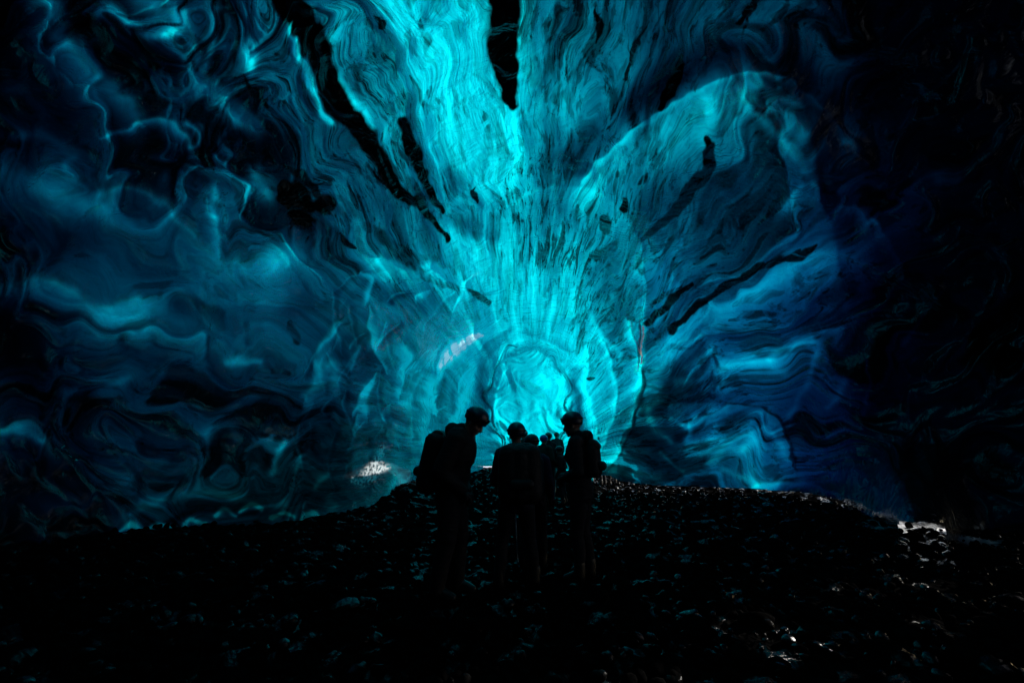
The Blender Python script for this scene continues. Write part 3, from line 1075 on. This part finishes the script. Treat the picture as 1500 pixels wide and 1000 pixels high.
def ico(sub):
    bm = bmesh.new()
    bmesh.ops.create_icosphere(bm, subdivisions=sub, radius=1)
    v = np.array([x.co[:] for x in bm.verts])
    fc = np.array([[q_.index for q_ in x.verts] for x in bm.faces])
    bm.free()
    return v, fc


def rock_verts(v, seed, flat=.55):
    g = np.random.default_rng(seed)
    o = v.copy()
    for k in range(g.integers(5, 9)):              # chopped by a few worn planes
        n = g.normal(size=3)
        n /= np.linalg.norm(n)
        d = g.uniform(.45, .8)
        s_ = o @ n
        o -= np.outer(np.clip(s_ - d, 0, None) * .55, n)
    nn = fbm(o[:, 0] * 1.6 + seed, o[:, 1] * 1.6 + o[:, 2] * 1.3, 3, seed)
    o *= (1 + .16 * nn)[:, None]
    o *= np.array([g.uniform(.8, 1.3), g.uniform(.65, 1.0), flat * g.uniform(.75, 1.2)])
    return o


def stone_spot(y0, y1):
    while True:
        y = y0 + (y1 - y0) * rnd.random() ** 1.2
        w = float(halfwidth(y)) - .2
        cx = float(centre_x(y))
        lim = 1.35 * y + .6
        x = rnd.uniform(max(cx - w, -lim), min(cx + w + .6, lim))
        return x, y


v3, f3 = ico(3)
protos = []
for k in range(10):
    protos.append(mesh_np("stone", rock_verts(v3, 100 + k), f3))
    protos[-1].materials.append(STONE)
feet_keepout = []
for k in range(290):
    me_ = protos[k % 10]
    for tr_ in range(20):
        x, y = stone_spot(1.7, 9.5)
        sz = min(.26, .062 * math.exp(rnd.gauss(.15, .48)))
        if all((x - a_) ** 2 + (y - b_) ** 2 > (sz + .13) ** 2 for a_, b_ in feet_keepout):
            break
    o = link("stone", me_)
    o.location = (x, y, float(ground_h(x, y)) + .02 + sz * .12)
    o.rotation_euler = (rnd.uniform(-.35, .35), rnd.uniform(-.35, .35), rnd.uniform(0, 6.28))
    o.scale = (sz, sz, sz)
    tag(o, "dark wet rounded stone lying among the cobbles of the cave floor", "stone", "wet stones strewn over the cave floor")

v2, f2 = ico(2)
pv = [rock_verts(v2, 300 + k, .68) for k in range(24)]
NP = 7000
allv, allf, off = [], [], 0
for k in range(NP):
    x, y = stone_spot(1.4, 20) if rnd.random() < .45 else stone_spot(1.4, 8)
    sz = rnd.uniform(.018, .06) * (1 + .04 * y)
    a_ = rnd.uniform(0, 6.28)
    ca, sa = math.cos(a_), math.sin(a_)
    v = pv[k % 24] * sz
    tx, ty = rnd.uniform(-.5, .5), rnd.uniform(-.5, .5)
    v = v @ np.array([[ca, sa, 0], [-sa, ca, 0], [0, 0, 1]])
    v = v @ np.array([[1, 0, tx], [0, 1, ty], [-tx, -ty, 1]])
    allv.append(v + [x, y, float(ground_h(x, y)) + .015 + sz * .25])
    allf.append(f2 + off)
    off += len(v)
pm = mesh_np("cobbles", np.concatenate(allv), np.concatenate(allf))
cob = link("cobbles", pm, STONE)
tag(cob, "dark wet cobbles and gravel covering the cave floor", None, kind='stuff')

# ------------------------------------------------------------------ people


def add_ball(bm, c, rx, ry=None, rz=None, rot=None):
    ry = ry or rx
    rz = rz or rx
    mtx = Matrix.Translation(Vector(c))
    if rot is not None:
        mtx = mtx @ rot.to_4x4()
    mtx = mtx @ Matrix.Diagonal((rx, ry, rz, 1))
    bmesh.ops.create_icosphere(bm, subdivisions=3, radius=1, matrix=mtx)


def add_limb(bm, p0, r0, p1, r1):
    p0, p1 = Vector(p0), Vector(p1)
    d = p1 - p0
    if d.length < 1e-4:
        return
    q_ = d.to_track_quat('Z', 'Y').to_matrix().to_4x4()
    mtx = Matrix.Translation((p0 + p1) / 2) @ q_
    bmesh.ops.create_cone(bm, cap_ends=True, segments=18, radius1=r0, radius2=r1, depth=d.length, matrix=mtx)
    add_ball(bm, p0, r0)
    add_ball(bm, p1, r1)


def chain(bm, pts, rad):
    for (a_, b_), (ra, rb) in zip(zip(pts[:-1], pts[1:]), zip(rad[:-1], rad[1:])):
        add_limb(bm, a_, ra, b_, rb)


def fuse(name, bm, voxel, mat, parent, smooth=6, wob=0.0, seed=0):
    """union of overlapping volumes as one continuous skin"""
    me0 = bpy.data.meshes.new(name)
    bm.to_mesh(me0)
    bm.free()
    tmp = bpy.data.objects.new(name, me0)
    C.objects.link(tmp)
    md = tmp.modifiers.new("r", 'REMESH')
    md.mode = 'VOXEL'
    md.voxel_size = voxel
    md.use_smooth_shade = True
    sm_ = tmp.modifiers.new("s", 'SMOOTH')
    sm_.iterations = smooth
    sm_.factor = .5
    dg = bpy.context.evaluated_depsgraph_get()
    me1 = bpy.data.meshes.new_from_object(tmp.evaluated_get(dg))
    bpy.data.objects.remove(tmp)
    if wob:
        n_ = len(me1.vertices)
        co_ = np.zeros(n_ * 3)
        me1.vertices.foreach_get("co", co_)
        nr = np.zeros(n_ * 3)
        me1.vertices.foreach_get("normal", nr)
        co_, nr = co_.reshape(-1, 3), nr.reshape(-1, 3)
        k_ = 13
        w_ = fbm(co_[:, 0] * k_ + co_[:, 1] * 9, co_[:, 2] * k_ * 1.6 + co_[:, 1] * 5, 3, seed + 2)
        co_ = co_ + nr * (w_ * wob)[:, None]
        me1.vertices.foreach_set("co", co_.ravel())
    me1.name = name
    return link(name, me1, mat, parent)


def rotm(yaw=0, pitch=0, roll=0):
    return Matrix.Rotation(yaw, 3, 'Z') @ Matrix.Rotation(-pitch, 3, 'X') @ Matrix.Rotation(roll, 3, 'Y')


def person(label, loc, yaw, pose, hgt=1.75, voxel=.012, jacket='black_cloth', trousers='black_cloth', helmet='helmet_navy',
           glove='glove', head_yaw=0.0, head_pitch=0.0, lean=0.0, hood=False, fit=1.0, group=None):
    """faces local +Y; yaw turns counter-clockwise seen from above"""
    root = bpy.data.objects.new("person", None)
    C.objects.link(root)
    root.location = loc
    root.rotation_euler = (0, 0, yaw)
    k = hgt / 1.75
    root.scale = (k, k, k)
    tag(root, label, "person", group)
    J = dict(pelvis=(0, 0, .95), waist=(0, 0, 1.10), chest=(0, .01, 1.30), neck=(0, 0, 1.46),
             shl=(-.18, 0, 1.42), shr=(.18, 0, 1.42), ell=(-.25, -.03, 1.14), elr=(.25, -.03, 1.14),
             wrl=(-.25, .12, .92), wrr=(.25, .12, .92), kl=(-.11, .03, .50), kr=(.11, .03, .50),
             al=(-.12, -.03, .09), ar=(.12, -.03, .09), fl=None, fr=None)
    J.update(pose)
    J = {a_: (Vector(b_) if b_ is not None else None) for a_, b_ in J.items()}

    def ln(v, amt=1.0):                             # lean the upper body forward about the hips
        v = Vector(v)
        h_ = max(0.0, v.z - .95)
        return Vector((v.x, v.y + math.sin(lean * amt) * h_, .95 + math.cos(lean * amt) * h_ if v.z > .95 else v.z))
    for a_ in ('waist', 'chest', 'neck', 'shl', 'shr'):
        J[a_] = ln(J[a_])
    hl, hr = Vector((-.09, 0, .92)), Vector((.09, 0, .92))
    Rt = Matrix.Rotation(-lean, 3, 'X')
    HR = rotm(head_yaw, 0, 0) @ rotm(0, lean * .6 + head_pitch)
    hc = J['neck'] + HR @ Vector((0, .025, .165))

    def hp(x, y, z):
        return hc + HR @ Vector((x, y, z))

    def torso(bm, g_):
        add_ball(bm, J['pelvis'], .155 + g_, .115 + g_, .13 + g_, Rt)
        add_ball(bm, J['waist'], .135 + g_, .10 + g_, .14 + g_, Rt)
        add_ball(bm, J['chest'], .165 + g_, .115 + g_, .17 + g_, Rt)
        add_limb(bm, J['shl'] * .8 + J['neck'] * .2, .062 + g_, J['shr'] * .8 + J['neck'] * .2, .062 + g_)

    def arms(bm, g_, hand=True):
        for s_, sh, el, wr in ((-1, J['shl'], J['ell'], J['wrl']), (1, J['shr'], J['elr'], J['wrr'])):
            chain(bm, [sh, sh * .5 + el * .5, el, wr], [.058 + g_, .050 + g_, .043 + g_ * .9, .030 + g_ * .7])

    def legs(bm, g_):
        for h_, kn, an in ((hl, J['kl'], J['al']), (hr, J['kr'], J['ar'])):
            mid = kn * .55 + an * .45 + Vector((0, -.015, 0))
            chain(bm, [h_, h_ * .5 + kn * .5, kn, mid, an], [.092 + g_, .080 + g_, .056 + g_, .055 + g_, .040 + g_])

    def hand_bits(bm, g_, only=None):
        for s_, el, wr in ((-1, J['ell'], J['wrl']), (1, J['elr'], J['wrr'])):
            if only is not None and (s_ > 0) != bool(only):
                continue
            d = (wr - el).normalized()
            side_ = d.cross(Vector((0, 0, 1)))
            side_ = side_.normalized() if side_.length > .2 else Vector((1, 0, 0))
            nrm = side_.cross(d).normalized()
            palm = wr + d * .05
            add_limb(bm, wr, .026 + g_, palm + d * .03 + side_ * .012, .030 + g_)
            add_limb(bm, wr + d * .03 - side_ * .012, .026 + g_, palm + d * .03 - side_ * .012, .026 + g_)
            for q_, (off_, ln_) in enumerate(((.030, .9), (.011, 1.0), (-.010, .95), (-.030, .75))):
                b0 = palm + d * .042 + side_ * off_
                b1 = b0 + (d * .85 - nrm * .5).normalized() * .036 * ln_
                b2 = b1 + (d * .3 - nrm * .95).normalized() * .028 * ln_
                b3 = b2 + (-d * .35 - nrm * .9).normalized() * .020 * ln_
                chain(bm, [b0, b1, b2, b3], [.0105 + g_, .0100 + g_, .0090 + g_, .0085 + g_])
            t0 = wr + d * .025 + side_ * (.030)
            t1 = t0 + (d * .6 + side_ * .6 - nrm * .3).normalized() * .040
            t2 = t1 + (d * .6 - nrm * .8).normalized() * .030
            chain(bm, [t0, t1, t2], [.014 + g_, .012 + g_, .010 + g_])

    # body with head and hands as one skin
    bm = bmesh.new()
    torso(bm, -.012)
    arms(bm, -.006)
    legs(bm, -.008)
    hand_bits(bm, 0)
    add_limb(bm, J['neck'] - Vector((0, 0, .05)), .062, hp(0, -.02, -.06), .054)
    add_ball(bm, hp(0, -.012, .035), .076, .094, .088, HR)           # skull
    add_ball(bm, hp(0, .030, -.025), .058, .062, .082, HR)           # face
    add_ball(bm, hp(0, .045, -.080), .036, .038, .028, HR)           # jaw and chin
    add_ball(bm, hp(0, .070, -.096), .018, .016, .015, HR)
    add_ball(bm, hp(0, .078, .026), .050, .016, .014, HR)            # brow
    chain(bm, [hp(0, .088, .018), hp(0, .106, -.022)], [.009, .0145])  # nose
    add_ball(bm, hp(-.013, .098, -.026), .010)
    add_ball(bm, hp(.013, .098, -.026), .010)
    add_ball(bm, hp(0, .084, -.053), .024, .012, .007, HR)           # lips
    add_ball(bm, hp(0, .083, -.066), .020, .012, .007, HR)
    for s_ in (-1, 1):
        add_ball(bm, hp(s_ * .030, .076, .004), .013, .011, .010, HR)  # eye
        add_ball(bm, hp(s_ * .040, .062, -.024), .022, .022, .018, HR)
        add_ball(bm, hp(s_ * .078, -.008, -.008), .009, .020, .032, HR)  # ear
    for an in (J['al'], J['ar']):
        add_limb(bm, an, .04, an + Vector((0, .12, -.045)), .03)
    fuse("body", bm, max(.0078, voxel * .65), M['skin'], root, 2)

    # jacket
    bm = bmesh.new()
    torso(bm, .030 * fit)
    for hx, hz in ((-.07, .86), (.07, .86)):
        add_ball(bm, ln((hx, 0, hz)) if hz > .95 else (hx, 0, hz), .105 + .02 * fit, .125, .10)
    arms(bm, .024 * fit)
    add_limb(bm, J['neck'] - Vector((0, 0, .04)), .088, J['neck'] + Vector((0, .005, .045)), .078)
    if hood:
        add_ball(bm, J['neck'] + Rt @ Vector((0, -.10, .03)), .115, .075, .085)
    fuse("jacket", bm, voxel, M[jacket], root, 6, .009, 3)
    # trousers
    bm = bmesh.new()
    add_ball(bm, J['pelvis'] - Vector((0, 0, .02)), .165, .125, .12)
    legs(bm, .016 * fit)
    fuse("trousers", bm, voxel, M[trousers], root, 6, .010, 4)
    # boots
    for an in (J['al'], J['ar']):
        bm = bmesh.new()
        add_limb(bm, an + Vector((0, 0, .10)), .062, an - Vector((0, .005, .02)), .056)
        add_limb(bm, an + Vector((0, -.01, -.045)), .045, an + Vector((0, .14, -.050)), .042)
        add_limb(bm, an + Vector((0, .02, .0)), .05, an + Vector((0, .15, -.045)), .036)
        fuse("boot", bm, voxel, M['boot'], root, 3)
    # gloves follow the fingers
    for sd in (0, 1):
        bm = bmesh.new()
        hand_bits(bm, .004, sd)
        fuse("glove", bm, min(voxel, .011), M[glove], root, 2)
    # helmet: dome, rim, headlamp on its strap
    hb = bmesh.new()
    bmesh.ops.create_uvsphere(hb, u_segments=40, v_segments=24, radius=1)
    for v in list(hb.verts):
        lim = -.46 + .14 * v.co.y                  # lower at the nape
        if v.co.z < lim:
            hb.verts.remove(v)
    for v in hb.verts:
        t_ = 1 + .035 * max(0, math.cos(math.atan2(v.co.x, v.co.y) * 6)) * sstep(-.1, .35, v.co.z) * (1 - sstep(.7, .95, v.co.z))
        rimf = 1 + .02 * (1 - sstep(-.35, -.12, v.co.z))
        v.co = Vector((v.co.x * .108 * t_ * rimf, v.co.y * .122 * t_ * rimf, v.co.z * .112 * t_))
    r_ = bmesh.ops.solidify(hb, geom=list(hb.faces), thickness=.008)
    hm = bpy.data.meshes.new("helmet")
    hb.to_mesh(hm)
    hb.free()
    hm.polygons.foreach_set("use_smooth", [True] * len(hm.polygons))
    ho = link("helmet", hm, M[helmet], root)
    ho.location = hp(0, -.008, .060)
    ho.rotation_euler = (HR @ rotm(0, -.06)).to_euler()
    lb = bmesh.new()
    bmesh.ops.create_cone(lb, cap_ends=True, segments=20, radius1=.015, radius2=.012, depth=.010,
                          matrix=Matrix.Translation((0, .127, .036)) @ Matrix.Rotation(-math.pi / 2, 4, 'X'))
    bmesh.ops.create_cube(lb, size=1, matrix=Matrix.Translation((0, .120, .036)) @ Matrix.Diagonal((.040, .010, .024, 1)))
    bmesh.ops.create_cone(lb, cap_ends=False, segments=40, radius1=1, radius2=1, depth=.018,
                          matrix=Matrix.Translation((0, 0, .012)) @ Matrix.Diagonal((.1165, .128, 1, 1)))
    lm = bpy.data.meshes.new("headlamp")
    lb.to_mesh(lm)
    lb.free()
    lo_ = link("headlamp", lm, M['pack'], ho)
    root['_hr'] = 0
    return root, J, Rt


def backpack(label, loc, yaw, tilt, w=.30, d=.22, h=.52, mat='pack', group=None, k=1.0):
    """origin at the middle of the back panel; pack body lies towards local -Y"""
    root = bpy.data.objects.new("backpack", None)
    C.objects.link(root)
    root.location = loc
    root.rotation_euler = (Matrix.Rotation(yaw, 3, 'Z') @ Matrix.Rotation(-tilt, 3, 'X')).to_euler()
    root.scale = (k, k, k)
    tag(root, label, "backpack", group)
    bm = bmesh.new()
    add_limb(bm, (-w * .28, -d * .5, -h * .36), d * .48, (-w * .28, -d * .5, h * .30), d * .44)
    add_limb(bm, (w * .28, -d * .5, -h * .36), d * .48, (w * .28, -d * .5, h * .30), d * .44)
    add_limb(bm, (0, -d * .52, -h * .36), d * .52, (0, -d * .52, h * .30), d * .47)
    fuse("bag", bm, .012, M[mat], root, 5, .008, 7)
    bm = bmesh.new()
    add_limb(bm, (-w * .24, -d * .48, h * .42), .062, (w * .24, -d * .48, h * .42), .062)
    add_limb(bm, (-w * .2, -d * .72, h * .36), .05, (w * .2, -d * .72, h * .36), .05)
    fuse("lid", bm, .012, M[mat], root, 4, .006, 8)
    bm = bmesh.new()
    add_limb(bm, (-w * .18, -d * 1.02, -h * .22), .055, (w * .18, -d * 1.02, -h * .22), .055)
    fuse("front_pocket", bm, .012, M[mat], root, 4)
    for s_ in (-1, 1):
        bm = bmesh.new()
        chain(bm, [(s_ * .10, -.02, h * .30), (s_ * .115, .06, h * .40), (s_ * .12, .17, h * .30), (s_ * .13, .22, h * .08), (s_ * .15, .16, -h * .2), (s_ * .13, .0, -h * .34)],
              [.016, .017, .018, .017, .012, .010])
        fuse("shoulder_strap", bm, .009, M[mat], root, 2)
    return root


def pole(label, top, tip, group="trekking poles carried by the visitors"):
    root = bpy.data.objects.new("trekking_pole", None)
    C.objects.link(root)
    root.location = tip
    tag(root, label, "trekking pole", group)
    a_, b_ = Vector(top) - Vector(tip), Vector((0, 0, 0))
    for nm, t0, t1, r0, r1, mt in (("shaft", .02, .86, .0065, .009, 'metal'), ("grip", .86, 1.0, .016, .018, 'pack'), ("tip", 0, .02, .003, .006, 'metal')):
        bm = bmesh.new()
        p0, p1 = a_ * t0, a_ * t1
        mtx = Matrix.Translation((p0 + p1) / 2) @ (p1 - p0).to_track_quat('Z', 'Y').to_matrix().to_4x4()
        bmesh.ops.create_cone(bm, cap_ends=True, segments=12, radius1=r0, radius2=r1, depth=(p1 - p0).length, matrix=mtx)
        mm = bpy.data.meshes.new(nm)
        bm.to_mesh(mm)
        bm.free()
        link(nm, mm, M[mt], root)
    bm = bmesh.new()
    p0 = a_ * .06
    bmesh.ops.create_cone(bm, cap_ends=True, segments=16, radius1=.03, radius2=.022, depth=.006,
                          matrix=Matrix.Translation(p0) @ a_.to_track_quat('Z', 'Y').to_matrix().to_4x4())
    mm = bpy.data.meshes.new("basket")
    bm.to_mesh(mm)
    bm.free()
    link("basket", mm, M['pack'], root)
    return root


def spot(px, Y):
    """floor point at depth Y under photo column px"""
    x = (px - 750) / FPX * (Y * math.cos(TILT) + (0.9 - 1.47) * math.sin(TILT))
    return (x, Y, float(ground_h(x, Y)) + .01)


def local(root, p):
    return root.matrix_basis @ Vector(p)


PI = math.pi
# the man on the left, in profile, head bowed
s_ = spot(662, 4.75)
p1, J1, R1 = person("person in dark jacket and helmet standing in profile with bowed head, leftmost of the group", s_, -PI / 2 - .15,
                    dict(wrl=(-.16, .10, .93), wrr=(.14, .13, .95), ell=(-.26, -.05, 1.13), elr=(.25, -.05, 1.13),
                         kl=(-.12, .06, .50), kr=(.12, .0, .50), al=(-.13, .04, .09), ar=(.13, -.08, .09)),
                    1.82, .012, 'black_cloth', 'black_cloth', 'helmet_navy', head_pitch=.55, lean=.16, hood=True, fit=1.6)
backpack("large black rounded backpack worn by the bowed person at the left of the group", local(p1, (0, -.075, 1.20)), -PI / 2 - .15, .16, .32, .24, .58)

# seen from behind, with two poles
s_ = spot(757, 5.05)
p2, J2, R2 = person("person seen from behind in dark clothes and round navy helmet, centre of the near group", s_, .12,
                    dict(kl=(-.16, .02, .50), al=(-.20, -.03, .09), kr=(.15, .02, .50), ar=(.20, -.02, .09),
                         wrl=(-.14, .28, 1.05), wrr=(.18, .28, 1.05), ell=(-.25, .0, 1.13), elr=(.25, .02, 1.13)),
                    1.62, .012, 'navy_cloth', 'black_cloth', 'helmet_navy', fit=1.05)
backpack("broad black backpack on the person seen from behind in the centre", local(p2, (0, -.12, 1.24)), .12, .03, .38, .26, .54)
pole("pale trekking pole planted upright between the legs of the central person", at_depth(752, 700, 5.3), on_floor(759, 830, .0))
pole("pale trekking pole slanting to the right below the central group", at_depth(764, 715, 5.5), on_floor(792, 817, .0))

# shorter companion just behind
s_ = spot(779, 5.7)
p3, J3, R3 = person("short person in a purple jacket half hidden behind the central person", s_, -.25, dict(ar=(.15, -.03, .09), kr=(.13, .02, .5)), 1.50, .013,
                    'purple_cloth', 'black_cloth', 'helmet_black', fit=1.25)
backpack("small dark backpack on the half hidden person in purple", local(p3, (0, -.12, 1.24)), -.25, .03, .32, .22, .46)

# right-hand visitor looking left
s_ = spot(851, 5.25)
p5, J5, R5 = person("person in dark clothes and helmet looking left, rightmost of the near group", s_, PI / 2 - .35,
                    dict(wrl=(-.08, .15, 1.06), wrr=(.08, .16, 1.08), ell=(-.24, -.03, 1.13), elr=(.24, -.03, 1.13),
                         kl=(-.08, .04, .50), kr=(.08, .0, .50), al=(-.09, .02, .09), ar=(.09, -.06, .09)),
                    1.75, .012, 'black_cloth', 'black_cloth', 'helmet_navy', head_pitch=.18, lean=.03, hood=True, fit=.8)
backpack("compact dark backpack on the rightmost person of the near group", local(p5, (0, -.08, 1.26)), PI / 2 - .35, .03, .28, .15, .36)

# the party further in
far = []
for px, Y, hg, yw, jk, hel, lean_, lab in (
        (768, 13.0, 1.76, .2, 'olive_cloth', 'helmet_black', .02, "distant person in a greenish jacket showing above the central person's shoulder"),
        (796, 11.6, 1.62, -.5, 'olive_cloth', 'helmet_blue', .05, "distant person with a bright blue helmet and a pale glove holding a pole"),
        (805, 13.6, 1.70, .4, 'black_cloth', 'helmet_black', .04, "distant person in a dark helmet right beside the blue-helmeted person"),
        (816, 18.5, 1.72, .1, 'black_cloth', 'helmet_black', .0, "farthest visitor, a tiny figure below the bright end of the cave"),
        (824, 11.5, 1.36, 1.2, 'red_cloth', 'helmet_black', .12, "small distant person just left of the rightmost near person"),
        (881, 15.9, 1.58, .8, 'black_cloth', 'helmet_black', .0, "person beyond the low ice edge, only the legs showing, the left one of two"),
        (896, 16.2, 1.55, -.6, 'black_cloth', 'helmet_black', .0, "person beyond the low ice edge, only the legs showing, the right one of two")):
    s_ = spot(px, Y)
    pz = dict(al=(-.12, -.03, .09), ar=(.12, -.03, .09))
    if hel == 'helmet_blue':
        pz.update(wrr=(.30, .16, .98), elr=(.27, -.02, 1.14))
    pp, _, _ = person(lab, s_, yw, pz, hg, .02, jk, 'black_cloth', hel, 'pale_glove' if hel == 'helmet_blue' else 'glove', lean=lean_, group="visitors further into the cave")
    far.append(pp)
fp = local(far[1], (.31, .22, .95))
pole("thin pale trekking pole held by the blue-helmeted person", (fp[0], fp[1], fp[2] + .1), on_floor(812, 732, .0))
